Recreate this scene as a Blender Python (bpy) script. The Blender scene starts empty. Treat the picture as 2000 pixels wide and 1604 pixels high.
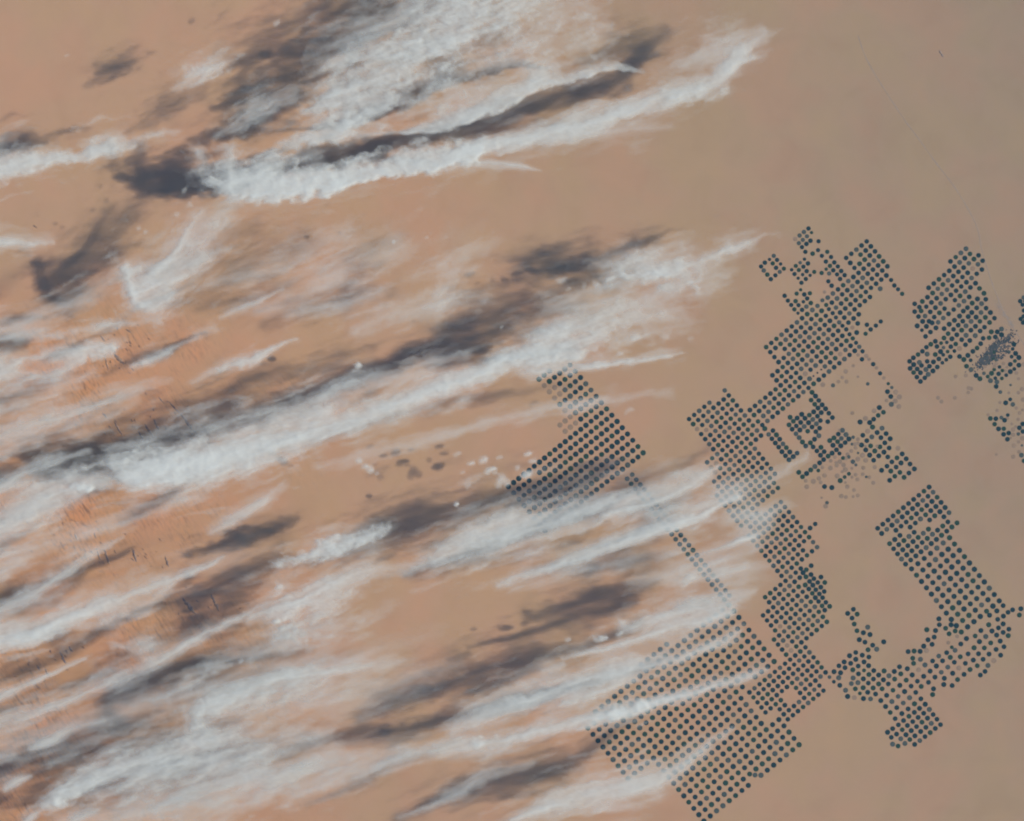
import bpy, math, random
import numpy as np
from mathutils import Vector

# ---------------------------------------------------------------- camera, sky, sun, exposure
# 1 unit = 1 km.  A camera about 500 km up looks straight down on a desert 150 km across.
sc = bpy.context.scene
H = 500.0            # camera height
K = 0.075            # km on the ground per photograph pixel
CX, CY = 1000.0, 802.0
cam_d = bpy.data.cameras.new('camera')
cam = bpy.data.objects.new('camera', cam_d)
sc.collection.objects.link(cam)
cam.location = (0, 0, H)
cam_d.sensor_fit = 'HORIZONTAL'
cam_d.sensor_width = 36.0
cam_d.lens = 36.0 * H / (2000 * K)
cam_d.clip_start = 1.0
cam_d.clip_end = 5000.0
sc.camera = cam

CLOUD_Z = 7.0
SHX, SHY = -182.7 * K, 14.5 * K          # ground displacement of a cloud's shadow, km (world x, y)
sun_dir = Vector((-SHX, -SHY, CLOUD_Z)).normalized()   # towards the sun
elev = math.asin(sun_dir.z)
azim = math.atan2(sun_dir.x, sun_dir.y)
sun_d = bpy.data.lights.new('sun', 'SUN')
sun_d.energy = 5.0
sun_d.angle = math.radians(0.53)
sun_d.color = (1.0, 0.95, 0.88)
sun = bpy.data.objects.new('sun', sun_d)
sc.collection.objects.link(sun)
sun.rotation_euler = sun_dir.to_track_quat('Z', 'Y').to_euler()
sun.location = (60, -10, 60)

world = bpy.data.worlds.new('World')
sc.world = world
world.use_nodes = True
wn = world.node_tree
sky = wn.nodes.new('ShaderNodeTexSky')
sky.sky_type = 'NISHITA'
sky.sun_disc = False
sky.sun_elevation = elev
sky.sun_rotation = azim
bg = wn.nodes['Background']
bg.inputs['Strength'].default_value = 0.07
sky.ozone_density = 6.0
sky.dust_density = 0.0
wn.links.new(sky.outputs[0], bg.inputs['Color'])

sc.view_settings.view_transform = 'Standard'
sc.view_settings.look = 'None'
sc.view_settings.exposure = 0.45
sc.view_settings.gamma = 1.0
sc.cycles.transparent_max_bounces = 96
sc.cycles.max_bounces = 3
sc.cycles.diffuse_bounces = 1
sc.cycles.volume_bounces = 0
sc.cycles.use_denoising = True
sc.cycles.use_adaptive_sampling = True
sc.cycles.adaptive_threshold = 0.02
sc.cycles.filter_width = 2.0

random.seed(7)
col = sc.collection

def P(x, y, z=0.0):
    """photograph pixel -> point of the place at height z"""
    f = (H - z) / H * K
    return ((x - CX) * f, -(y - CY) * f, z)

def tag(o, label=None, cat=None, group=None, kind=None):
    if label: o['label'] = label
    if cat: o['category'] = cat
    if group: o['group'] = group
    if kind: o['kind'] = kind
    return o

# ---------------------------------------------------------------- noise (numpy)
def _grad(ix, iy, seed):
    h = (ix * 374761393 + iy * 668265263 + seed * 974634777) & 0xffffffff
    h = ((h ^ (h >> 13)) * 1274126177) & 0xffffffff
    h = h ^ (h >> 16)
    a = (h & 0xffff) * (2 * math.pi / 65536.0)
    return np.cos(a), np.sin(a)

def perlin(x, y, seed=0):
    x0 = np.floor(x).astype(np.int64); y0 = np.floor(y).astype(np.int64)
    fx = x - x0; fy = y - y0
    u = fx * fx * fx * (fx * (fx * 6 - 15) + 10)
    v = fy * fy * fy * (fy * (fy * 6 - 15) + 10)
    def d(ox, oy):
        gx, gy = _grad(x0 + ox, y0 + oy, seed)
        return gx * (fx - ox) + gy * (fy - oy)
    a = d(0, 0) * (1 - u) + d(1, 0) * u
    b = d(0, 1) * (1 - u) + d(1, 1) * u
    return (a * (1 - v) + b * v) * 1.45

def fbm(x, y, octv=4, seed=0, gain=0.52):
    s = np.zeros_like(x); a = 1.0; n = 0.0
    for o in range(octv):
        s += a * perlin(x, y, seed + o * 17); n += a
        x = x * 2.03 + 11.3; y = y * 2.03 - 7.7; a *= gain
    return s / n

def billow(x, y, octv=3, seed=0):
    s = np.zeros_like(x); a = 1.0; n = 0.0
    for o in range(octv):
        s += a * (1.0 - np.abs(perlin(x, y, seed + o * 13)) * 2.0); n += a
        x = x * 2.1 + 3.1; y = y * 2.1 + 8.7; a *= 0.5
    return s / n

# ---------------------------------------------------------------- materials
def mat(name):
    m = bpy.data.materials.new(name); m.use_nodes = True
    nt = m.node_tree; nt.nodes.clear()
    out = nt.nodes.new('ShaderNodeOutputMaterial')
    return m, nt, out

def N(nt, t, **kw):
    n = nt.nodes.new(t)
    for k, v in kw.items():
        if k.startswith('i_'):
            key = k[2:]
            n.inputs[int(key) if key.isdigit() else key.replace('_', ' ')].default_value = v
        else:
            setattr(n, k, v)
    return n

def ramp(nt, stops):
    r = nt.nodes.new('ShaderNodeValToRGB')
    e = r.color_ramp.elements
    while len(e) < len(stops): e.new(0.5)
    for el, (p, c) in zip(e, stops):
        el.position = p; el.color = (*c, 1) if len(c) == 3 else c
    return r

def desert_material():
    m, nt, out = mat('desert_sand')
    L = nt.links.new
    tc = N(nt, 'ShaderNodeTexCoord')
    sep = N(nt, 'ShaderNodeSeparateXYZ'); L(tc.outputs['Object'], sep.inputs[0])
    # redder in the west, greyer and darker in the east, with ragged transition
    big = N(nt, 'ShaderNodeTexNoise', i_Scale=0.022, i_Detail=5.0, i_Roughness=0.5); L(tc.outputs['Object'], big.inputs['Vector'])
    ma = N(nt, 'ShaderNodeMath', operation='MULTIPLY_ADD'); L(sep.outputs['X'], ma.inputs[0]); ma.inputs[1].default_value = 1 / 170.0; ma.inputs[2].default_value = 0.42
    my = N(nt, 'ShaderNodeMath', operation='MULTIPLY_ADD'); L(sep.outputs['Y'], my.inputs[0]); my.inputs[1].default_value = 1 / 420.0; L(ma.outputs[0], my.inputs[2])
    mb = N(nt, 'ShaderNodeMath', operation='MULTIPLY_ADD'); L(big.outputs[0], mb.inputs[0]); mb.inputs[1].default_value = 0.42; L(my.outputs[0], mb.inputs[2])
    mc = N(nt, 'ShaderNodeMath', operation='SUBTRACT'); L(mb.outputs[0], mc.inputs[0]); mc.inputs[1].default_value = 0.21
    r = ramp(nt, [(0.0, SAND_A), (0.35, SAND_B), (0.68, SAND_C), (1.0, SAND_D)])
    L(mc.outputs[0], r.inputs[0])
    # mottling
    mid = N(nt, 'ShaderNodeTexNoise', i_Scale=0.16, i_Detail=7.0, i_Roughness=0.55, i_Distortion=0.6); L(tc.outputs['Object'], mid.inputs['Vector'])
    rm = ramp(nt, [(0.3, (0.96, 0.95, 0.94)), (0.5, (1, 1, 1)), (0.72, (1.04, 1.02, 1.0))]); L(mid.outputs[0], rm.inputs[0])
    mul = N(nt, 'ShaderNodeMix', data_type='RGBA', blend_type='MULTIPLY'); mul.inputs['Factor'].default_value = 1.0
    L(r.outputs[0], mul.inputs['A']); L(rm.outputs[0], mul.inputs['B'])
    # faint reddish and yellowish tints wandering over the plain
    tin = N(nt, 'ShaderNodeTexNoise', i_Scale=0.09, i_Detail=3.0, i_Roughness=0.5); L(tc.outputs['Object'], tin.inputs['Vector'])
    rt = ramp(nt, [(0.40, (0.99, 1.01, 0.97)), (0.5, (1, 1, 1)), (0.62, (1.04, 0.985, 0.985))]); L(tin.outputs[0], rt.inputs[0])
    mulT = N(nt, 'ShaderNodeMix', data_type='RGBA', blend_type='MULTIPLY'); mulT.inputs['Factor'].default_value = 1.0
    L(mul.outputs['Result'], mulT.inputs['A']); L(rt.outputs[0], mulT.inputs['B']); mul = mulT
    # dune field streaks, strong in the west only
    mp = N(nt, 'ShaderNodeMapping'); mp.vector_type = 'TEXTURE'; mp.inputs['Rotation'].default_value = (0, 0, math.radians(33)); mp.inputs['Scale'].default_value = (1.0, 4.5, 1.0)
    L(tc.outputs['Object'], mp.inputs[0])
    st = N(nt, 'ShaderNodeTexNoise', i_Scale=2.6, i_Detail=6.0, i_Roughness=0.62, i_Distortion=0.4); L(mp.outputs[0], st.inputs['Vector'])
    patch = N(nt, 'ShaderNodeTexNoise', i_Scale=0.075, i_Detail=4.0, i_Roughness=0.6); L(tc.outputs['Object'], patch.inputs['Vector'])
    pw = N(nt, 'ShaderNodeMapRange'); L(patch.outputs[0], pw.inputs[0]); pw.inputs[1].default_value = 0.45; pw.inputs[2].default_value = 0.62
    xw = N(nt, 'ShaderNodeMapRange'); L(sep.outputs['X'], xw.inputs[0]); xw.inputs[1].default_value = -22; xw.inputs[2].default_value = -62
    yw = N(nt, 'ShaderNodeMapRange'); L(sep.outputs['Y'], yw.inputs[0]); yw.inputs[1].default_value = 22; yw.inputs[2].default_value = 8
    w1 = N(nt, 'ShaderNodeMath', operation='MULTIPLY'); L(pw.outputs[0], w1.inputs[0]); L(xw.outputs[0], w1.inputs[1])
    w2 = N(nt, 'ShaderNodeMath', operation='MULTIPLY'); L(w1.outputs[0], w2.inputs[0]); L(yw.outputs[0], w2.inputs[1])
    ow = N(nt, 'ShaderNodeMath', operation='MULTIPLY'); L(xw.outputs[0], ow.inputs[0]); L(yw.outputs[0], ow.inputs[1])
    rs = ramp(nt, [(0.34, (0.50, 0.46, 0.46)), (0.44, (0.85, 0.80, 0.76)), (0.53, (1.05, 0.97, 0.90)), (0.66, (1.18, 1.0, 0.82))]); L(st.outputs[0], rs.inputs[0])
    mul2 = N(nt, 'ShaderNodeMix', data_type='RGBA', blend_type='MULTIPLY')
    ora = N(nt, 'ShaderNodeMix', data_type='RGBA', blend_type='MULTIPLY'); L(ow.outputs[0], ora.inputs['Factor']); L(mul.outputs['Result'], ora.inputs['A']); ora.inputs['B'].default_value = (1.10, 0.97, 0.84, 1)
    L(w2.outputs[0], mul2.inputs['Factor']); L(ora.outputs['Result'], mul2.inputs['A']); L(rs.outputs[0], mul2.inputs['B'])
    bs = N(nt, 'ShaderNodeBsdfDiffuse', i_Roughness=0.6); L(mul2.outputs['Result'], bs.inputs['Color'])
    bm = N(nt, 'ShaderNodeBump', i_Strength=0.10, i_Distance=0.10)
    L(mid.outputs[0], bm.inputs['Height']); L(bm.outputs[0], bs.inputs['Normal'])
    L(bs.outputs[0], out.inputs['Surface'])
    return m

def crop_material(name, dark, light, rnd=0.35):
    m, nt, out = mat(name)
    L = nt.links.new
    g = N(nt, 'ShaderNodeNewGeometry')
    no = N(nt, 'ShaderNodeTexNoise', i_Scale=0.9, i_Detail=4.0, i_Roughness=0.65); L(g.outputs['Position'], no.inputs['Vector'])
    no2 = N(nt, 'ShaderNodeTexNoise', i_Scale=3.5, i_Detail=3.0); L(g.outputs['Position'], no2.inputs['Vector'])
    ad = N(nt, 'ShaderNodeMath', operation='MULTIPLY_ADD'); L(no2.outputs[0], ad.inputs[0]); ad.inputs[1].default_value = 0.35; L(no.outputs[0], ad.inputs[2])
    r = ramp(nt, [(0.45, dark), (0.95, light)]); L(ad.outputs[0], r.inputs[0])
    bs = N(nt, 'ShaderNodeBsdfDiffuse'); L(r.outputs[0], bs.inputs['Color'])
    L(bs.outputs[0], out.inputs['Surface'])
    return m

def rock_material(name, a, b):
    m, nt, out = mat(name)
    L = nt.links.new
    g = N(nt, 'ShaderNodeNewGeometry')
    no = N(nt, 'ShaderNodeTexNoise', i_Scale=1.4, i_Detail=6.0, i_Roughness=0.65); L(g.outputs['Position'], no.inputs['Vector'])
    r = ramp(nt, [(0.38, a), (0.62, b)]); L(no.outputs[0], r.inputs[0])
    bs = N(nt, 'ShaderNodeBsdfDiffuse'); L(r.outputs[0], bs.inputs['Color'])
    L(bs.outputs[0], out.inputs['Surface'])
    return m

def cloud_material():
    """ice cloud: see-through by its own thickness (attribute 'thickness' = optical depth), white scatterer"""
    m, nt, out = mat('ice_cloud')
    L = nt.links.new
    at = N(nt, 'ShaderNodeAttribute', attribute_name='thickness')
    # light that crosses the layer at a slant has a longer way through it (Beer-Lambert law of a flat layer)
    ge = N(nt, 'ShaderNodeNewGeometry')
    sp = N(nt, 'ShaderNodeSeparateXYZ'); L(ge.outputs['Incoming'], sp.inputs[0])
    ab = N(nt, 'ShaderNodeMath', operation='ABSOLUTE'); L(sp.outputs['Z'], ab.inputs[0])
    mn = N(nt, 'ShaderNodeMath', operation='MAXIMUM'); L(ab.outputs[0], mn.inputs[0]); mn.inputs[1].default_value = 0.78
    dv = N(nt, 'ShaderNodeMath', operation='DIVIDE'); L(at.outputs['Fac'], dv.inputs[0]); L(mn.outputs[0], dv.inputs[1])
    ng = N(nt, 'ShaderNodeMath', operation='MULTIPLY'); L(dv.outputs[0], ng.inputs[0]); ng.inputs[1].default_value = -0.5
    ex = N(nt, 'ShaderNodeMath', operation='EXPONENT'); L(ng.outputs[0], ex.inputs[0])
    inv = N(nt, 'ShaderNodeMath', operation='SUBTRACT'); inv.inputs[0].default_value = 1.0; L(ex.outputs[0], inv.inputs[1])
    d = N(nt, 'ShaderNodeBsdfDiffuse', i_Color=CLOUD_COL)
    t = N(nt, 'ShaderNodeBsdfTranslucent', i_Color=CLOUD_COL)
    mx = N(nt, 'ShaderNodeMixShader', i_0=CLOUD_TRANSLUCENT); L(d.outputs[0], mx.inputs[1]); L(t.outputs[0], mx.inputs[2])
    tr = N(nt, 'ShaderNodeBsdfTransparent')
    mm = N(nt, 'ShaderNodeMixShader'); L(inv.outputs[0], mm.inputs[0]); L(tr.outputs[0], mm.inputs[1]); L(mx.outputs[0], mm.inputs[2])
    L(mm.outputs[0], out.inputs['Surface'])
    return m

SAND_A = (0.50, 0.305, 0.172)
SAND_B = (0.54, 0.325, 0.180)
SAND_C = (0.48, 0.315, 0.180)
SAND_D = (0.41, 0.290, 0.176)
CLOUD_COL = (0.80, 0.82, 0.735, 1)
CLOUD_TRANSLUCENT = 0.20

M_SAND = desert_material()
M_CROP = crop_material('green_crop', (0.004, 0.027, 0.028), (0.014, 0.042, 0.037))
M_CROP2 = crop_material('thin_crop', (0.040, 0.065, 0.055), (0.095, 0.100, 0.075))
M_CROP3 = crop_material('lush_crop', (0.010, 0.042, 0.026), (0.026, 0.062, 0.034))
M_FALLOW = crop_material('fallow_field', (0.23, 0.165, 0.105), (0.32, 0.22, 0.135))
M_ROCK = rock_material('dark_rock', (0.15, 0.11, 0.095), (0.36, 0.23, 0.14))
M_ORCH = crop_material('small_plots', (0.030, 0.045, 0.045), (0.10, 0.10, 0.085))
M_ROAD = rock_material('road_surface', (0.315, 0.232, 0.165), (0.36, 0.262, 0.172))
M_HILL = rock_material('low_hill', (0.20, 0.165, 0.14), (0.32, 0.235, 0.165))
M_ROAD2 = rock_material('settlement_roofs', (0.24, 0.22, 0.19), (0.38, 0.31, 0.24))
M_CLOUD = cloud_material()

# ---------------------------------------------------------------- ground
def mesh_obj(name, verts, faces, m, parent=None):
    me = bpy.data.meshes.new(name)
    me.from_pydata(verts, [], faces)
    me.materials.append(m)
    o = bpy.data.objects.new(name, me)
    col.objects.link(o)
    if parent: o.parent = parent
    return o

S = 1800.0
g = mesh_obj('ground', [(-S, -S, 0), (S, -S, 0), (S, S, 0), (-S, S, 0)], [(0, 1, 2, 3)], M_SAND)
tag(g, 'sandy desert plain, orange in the west and paler tan in the east', None, None, 'structure')

# ---------------------------------------------------------------- crop fields (centre-pivot circles)
# survey sheets: origin of each sheet (photograph pixels) and its enlargement
SHEET = dict(A=(960, 700, 4.7176), B=(1320, 740, 4.7176), C=(1460, 420, 4.7176), D=(1660, 440, 4.7176), E=(1540, 720, 4.7176),
             F=(1660, 900, 4.7176), G=(1600, 1140, 4.7175), H=(1400, 980, 4.7176), J=(1320, 1140, 4.8024), K=(1210, 900, 6.416),
             L=(1860, 700, 7.291), N=(1300, 1400, 6.667), O=(1900, 560, 16.04))
def sh(s, x, y):
    ox, oy, k = SHEET[s]
    return ox + x / k, oy + y / k

FIELDS = []      # (x, y, radius px, state, block, row, position)
def field(s, x, y, r=4.75, st=0, block=None, row=0, pos=0):
    px, py = sh(s, x, y)
    if s in 'CDOL' and r > 4.5: r = 4.4
    if s in 'BHEG' and r > 4.5: r = 4.55
    FIELDS.append((px, py, r, st, block, row, pos))
def lattice(s, o, a, b, rows, holes=(), r=4.75, block=None, brown=(), pale=()):
    for i, js in rows.items():
        for j in js:
            if (i, j) in holes: continue
            st = 2 if (i, j) in brown else (1 if (i, j) in pale else 0)
            field(s, o[0] + i * a[0] + j * b[0], o[1] + i * a[1] + j * b[1], r, st, block, i, j)
R = lambda a, b: range(a, b + 1)
def pts(s, txt, st=0, r=4.55):
    for w in txt.split():
        q = w.rstrip('sL'); rr, ss = r, st
        if 's' in w[len(q):]: rr = r * 0.78
        if 'L' in w[len(q):]: ss = 2
        x, y = q.split(',')
        field(s, float(x), float(y), rr, ss)

# the lone block in the middle, half under the clouds
rows = {-2: R(3, 5), -1: R(0, 5), 0: R(0, 5), 1: R(0, 5), 2: R(0, 5), 3: R(0, 5), 4: R(0, 7), 5: R(0, 7)}
for i in R(6, 13): rows[i] = R(0, 19)
lattice('A', (772, 120), (48.1, 57.8), (-47.6, 37.7), rows, r=4.85, block='A',
        brown={(4, 5), (4, 6), (4, 7), (5, 5), (5, 6), (5, 7), (3, 5), (1, 4), (1, 5), (0, 5), (0, 4), (-1, 5)},
        pale={(8, 19), (2, 0), (3, 0), (2, 3), (11, 7), (12, 7), (13, 3), (1, 3), (11, 16), (4, 4), (3, 4), (10, 13)}, holes={(7, 15)})
# two-wide strip leading south-east from it
for n in R(0, 24):
    x, y = 160 + n * 50.7, 175 + n * 63.1
    field('K', x, y, 4.5, 0); field('K', x - 64, y + 52, 4.5, 0)
# big southern block
rows = {}
for k in R(0, 9): rows[k] = R(0, 23) if k else R(0, 21)
rows[-1] = R(9, 13)
for k in R(10, 14): rows[k] = R(6, 19)
for k in R(15, 18): rows[k] = R(4, 19)
rows[19] = list(R(4, 10)) + list(R(12, 19))
lattice('J', (497, 200), (47.2, 59.0), (-59.5, 47.7), rows, holes={(9, 4)}, r=4.8,
        pale={(14, 13), (15, 15), (17, 17), (3, 0), (16, 14)})
pts('N', '1165,760')
# southern spine: one lattice from the neck down to the fork
rows = {0: R(0, 9), 1: R(0, 7), 2: list(R(0, 5)) + [7], 3: R(0, 7), 4: R(-4, 3), 5: R(-4, 2), 6: R(-6, 1), 7: R(-6, 1), 8: R(-6, 1),
        9: R(-6, 1), 10: R(-7, 1), 11: R(-7, 1), 12: R(-7, 1), 13: R(-7, 1),
        -1: R(0, 7), -2: R(0, 7), -3: R(0, 7), -4: R(0, 7), -5: R(0, 7), -6: R(1, 7), -7: R(0, 3), -8: R(0, 8), -9: R(0, 8), -10: R(0, 9),
        -11: R(0, 9), -12: R(0, 9), -13: R(0, 9), -14: R(1, 9), -15: R(1, 9), -16: R(2, 11), -17: R(2, 11), -18: R(2, 12), -19: R(4, 11),
        -20: R(4, 11), -21: R(4, 11), -22: R(4, 11), -23: R(4, 11), -24: R(4, 11), -25: list(R(4, 8)) + [11]}
for m in range(8): rows[14 + m] = R(-15, -4) if m < 4 else R(-15 if m < 5 else -13, -4)
lattice('H', (485, 545), (37.1, 46.2), (46.9, -37.7), rows, r=4.3,
        holes={(18, -10), (18, -11), (19, -10), (19, -11), (20, -4), (21, -4), (20, -5), (21, -5)},
        brown={(-17, 2), (-16, 2), (-22, 5), (-23, 4), (-17, 3), (13, -6), (12, -6), (9, -5)},
        pale={(-21, 6), (-22, 6), (-20, 8), (-18, 4), (-15, 5), (-24, 7), (-23, 8), (-12, 4), (-9, 5), (-5, 4), (1, 3), (8, 0), (10, -2),
              (11, -1), (5, -1), (6, -3), (17, -8), (-25, 6), (15, -6), (12, -3), (9, 0), (-16, 6), (-19, 8)})
pts('H', '795,655 825,627 870,590 868,672 895,710 930,745 960,695 995,745 822,693 855,735 885,770 958,788 990,828 815,768 848,805 912,812 '
    '945,850 880,845 908,885 975,885 1005,928 938,920 970,960 1040,965 995,1000', r=4.5)
pts('B', '820,460')
# northern spine
rows = {-3: R(18, 22), -2: [18, 20, 21, 22], -1: R(18, 22), 0: R(0, 22), 1: R(0, 22), 2: [0] + list(R(2, 22)), 3: R(0, 21),
        4: list(R(-2, 17)) + [19], 5: R(-2, 14), 6: list(R(-8, 10)) + [13], 7: list(R(-8, 10)) + [12], 8: list(R(-7, 2)) + list(R(5, 10)),
        9: R(-8, 10), 10: [3]}
lattice('C', (172, 1218), (38.1, 46.0), (47.3, -38.0), rows, holes={(i, 11) for i in range(0, 8)},
        brown={(10, 3), (7, 2), (8, 8)}, pale={(3, 6), (4, 8), (2, 5), (6, 2), (5, 4), (3, 2), (1, 16), (0, 10), (0, 9), (2, 16), (6, 3), (1, 13), (4, 13), (8, -7)})
pts('C', '690,787 725,830 750,868 785,905 815,945 845,990 875,1022 910,1055 940,1100 970,1138 1000,1178 1030,1215 1060,1257 1095,1300L '
    '1120,1330sL 1158,1375 1190,1410sL 1222,1460 1258,1503sL 1297,1555s 1330,1590s 1055,1330 1020,1290sL 975,1390sL 967,1038L '
    '1323,600 1353,650 1387,685 1425,727 1100,1012 1183,1020 1228,982 1135,1055 1088,1095', r=4.0)
pts('C', '242,377 203,410s 160,440 125,475 150,512 183,550 215,592 257,557 297,525 335,495 305,452s 272,415 232,447 263,487 '
    '525,408s 485,440s 557,447 445,470 515,477 407,505s 473,508 545,518 615,525 433,545 508,550s 577,557s 467,583s 537,590 497,625 683,535 '
    '562,125 520,157 590,163s 480,190 548,197 440,222L 510,230 580,238 473,260 543,267 655,243 502,297 533,340 600,357 650,325 735,340 '
    '685,377 770,388 722,430 800,438 760,470 832,475 790,510 863,517 725,500s 752,540 825,548 895,555 853,590 745,612 775,652 '
    '342,745 372,790 403,830 432,870 465,905s 443,795 470,832 503,875 453,725 490,690s 523,733 575,722 550,770 515,800s 583,812 543,845 '
    '710,710sL', r=4.1)
pts('C', '590,1500s 608,1485s 626,1470s 644,1455s 662,1440s 680,1425s 698,1410s', r=2.2)
# tight cluster, strip and small rectangle between the spines
pts('B', '1255,125 1287,160 1247,197 1317,200 1280,235 1348,240 1310,270 1380,277 1340,312 1410,318 1443,358 1400,395 1270,305 1305,345 '
    '1332,385 1230,335 1262,375 1295,415 1325,455 1290,488 1318,525 1160,328 1190,365 1223,405 1255,445 1118,362 1150,402 1183,440 1215,483 '
    '1053,355 1083,392 1110,435 1143,472 1043,425 1072,465 1107,507 1137,543 1167,583 1197,620 1278,557 1240,590 1265,628 1300,665 1337,632 '
    '1367,672 1333,705 1403,713 1362,745 1325,775 1282,808 1243,840 1205,873 1133,862 1167,903 1440,685 1480,655 '
    '895,478 855,513 927,517 885,553 957,557 917,592 987,600 948,630 1018,635 978,672 1050,675 1118,685 1010,710 1082,718 1043,747 '
    '1535,475 1497,510 1568,515 1457,545 1525,550 1595,555 1418,570 1490,580 1560,588 1448,613 1520,618', r=4.75)
pts('E', '275,940s 313,910sL 388,917L 160,1035sL 230,1040L 298,1050sL 332,1088 400,1097 343,1268L 525,932L 557,970s 518,1000s 450,990L 477,1033 '
    '470,783s 503,825s 580,760sL 845,43 880,90sL 917,138 953,173 912,213 988,217L 943,258 1023,262L 905,295sL 985,300L 948,330 1018,350L '
    '837,360 790,390L 875,403 827,432 785,467 748,498 710,460L 660,493 775,540 862,550 730,578L 817,590 900,600 685,615 768,630 852,637 '
    '937,647 640,652sL 722,665 888,685 673,705 757,713 843,722 928,732 712,750 795,760 880,770 1010,735L 748,798 832,805 915,815 1048,787 '
    '1000,823 1085,832 640,835L 712,845L 785,845 953,860 1037,870 1120,880 908,900 992,908 1160,925 858,938 943,945 1027,957 1110,963 '
    '980,993 1065,1003 933,1030 683,800L 620,730sL 640,690sL 545,790sL 430,815sL 390,850sL 605,1120sL 640,1170sL 530,1185sL 590,410sL '
    '1410,305sL 1380,270sL 1535,270sL')
# the tilted rectangle and the wide-spaced block south of it
rows = {0: R(0, 10), 1: R(0, 10), 2: R(0, 8), 3: list(R(0, 6)) + [8, 9, 10], 4: list(R(0, 3)) + list(R(6, 10)), 5: [0, 1] + list(R(4, 10)),
        6: R(1, 10), 7: R(0, 10)}
lattice('F', (730, 243), (36.7, 47.2), (-47.4, 38.0), rows, r=4.6)
lattice('F', (918, 710), (45.8, 58.2), (-58.3, 47.8), {i: R(0, 6) for i in R(0, 10)}, r=4.9, block='F',
        pale={(0, 1), (0, 2), (1, 3), (9, 2), (4, 4), (8, 0), (5, 6)})
pts('G', '1695,203 1637,252 1570,292 1740,265 1782,242 1858,232 1845,290 1697,300 1645,330 1695,372 1562,380 1652,408 1592,437 1748,420 '
    '1695,450 1635,475 1742,480 1490,433 1437,483 1535,488 1477,535 1580,547 1668,530 1703,582 1357,507 1305,557 1427,592 1522,593 1630,607 '
    '1672,660 1468,647 1565,650 1372,648 1510,698 1610,710L 1420,705 1555,755 1457,757 1528,810 1485,843 1390,792 1347,735 1300,675 1245,725 '
    '1208,680 1175,637 1288,778L 1335,837 1185,770 1230,827 1137,712 1102,668 1080,760 1045,713 1125,817 1067,862 1153,873 1275,885 1148,930 '
    '1225,940 1022,807 975,750 933,698 862,688 870,735 917,795L 963,855 1007,910 857,842 905,900 812,785 740,767 752,832 802,890 847,945 '
    '940,948 1053,970 1045,1023 692,810 695,880 743,938 787,995 890,1003 833,1052 937,1062 598,805 643,850 592,887 637,925 680,983 728,1040 '
    '775,1100 878,1108 977,1112 820,1155 925,1150 1015,1160 548,843 503,802 500,880 548,925 497,962 580,970 622,1030 670,1087 715,1143 '
    '762,1198 877,1187 963,1195 1050,1207 455,757 458,838 407,878 453,917 405,960 447,1002 520,1018 568,1078 612,1133 655,1188 700,1245 '
    '777,1262 827,1223 912,1233 998,1240 1085,1250 413,722 413,800s 360,760 362,832 313,870 310,795 357,913 297,922 333,970 375,1012s '
    '408,1060 473,1063 325,1052L 262,1040 243,983 190,938 180,868 238,775 290,735 337,698 397,660 458,677 337,635 280,665 230,722 182,758 '
    '197,822 137,812 95,862s 135,905s 862,1272 947,1277 1033,1288 1118,1300 730,1302 813,1308 897,1318 983,1325 1070,1335 677,1337 765,1347 '
    '848,1355 935,1363 1023,1373 630,1370 713,1387 800,1393 882,1403 975,1410 665,1417 752,1430 835,1437 927,1447 677,1480 727,1497 790,1473 '
    '880,1482 315,237 263,275 350,282 303,318 323,373 447,402 348,435 407,453 468,470 370,517 422,540 493,568 595,537 530,605 450,610 '
    '1103,325 1107,380 1072,433 992,425 1060,493 1003,518 1040,560 963,577 820,627 875,622 930,625 990,618L 1165,412 1215,380 1253,437 '
    '1197,463 1272,487sL 1190,545sL 1222,587s 1252,615')
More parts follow.
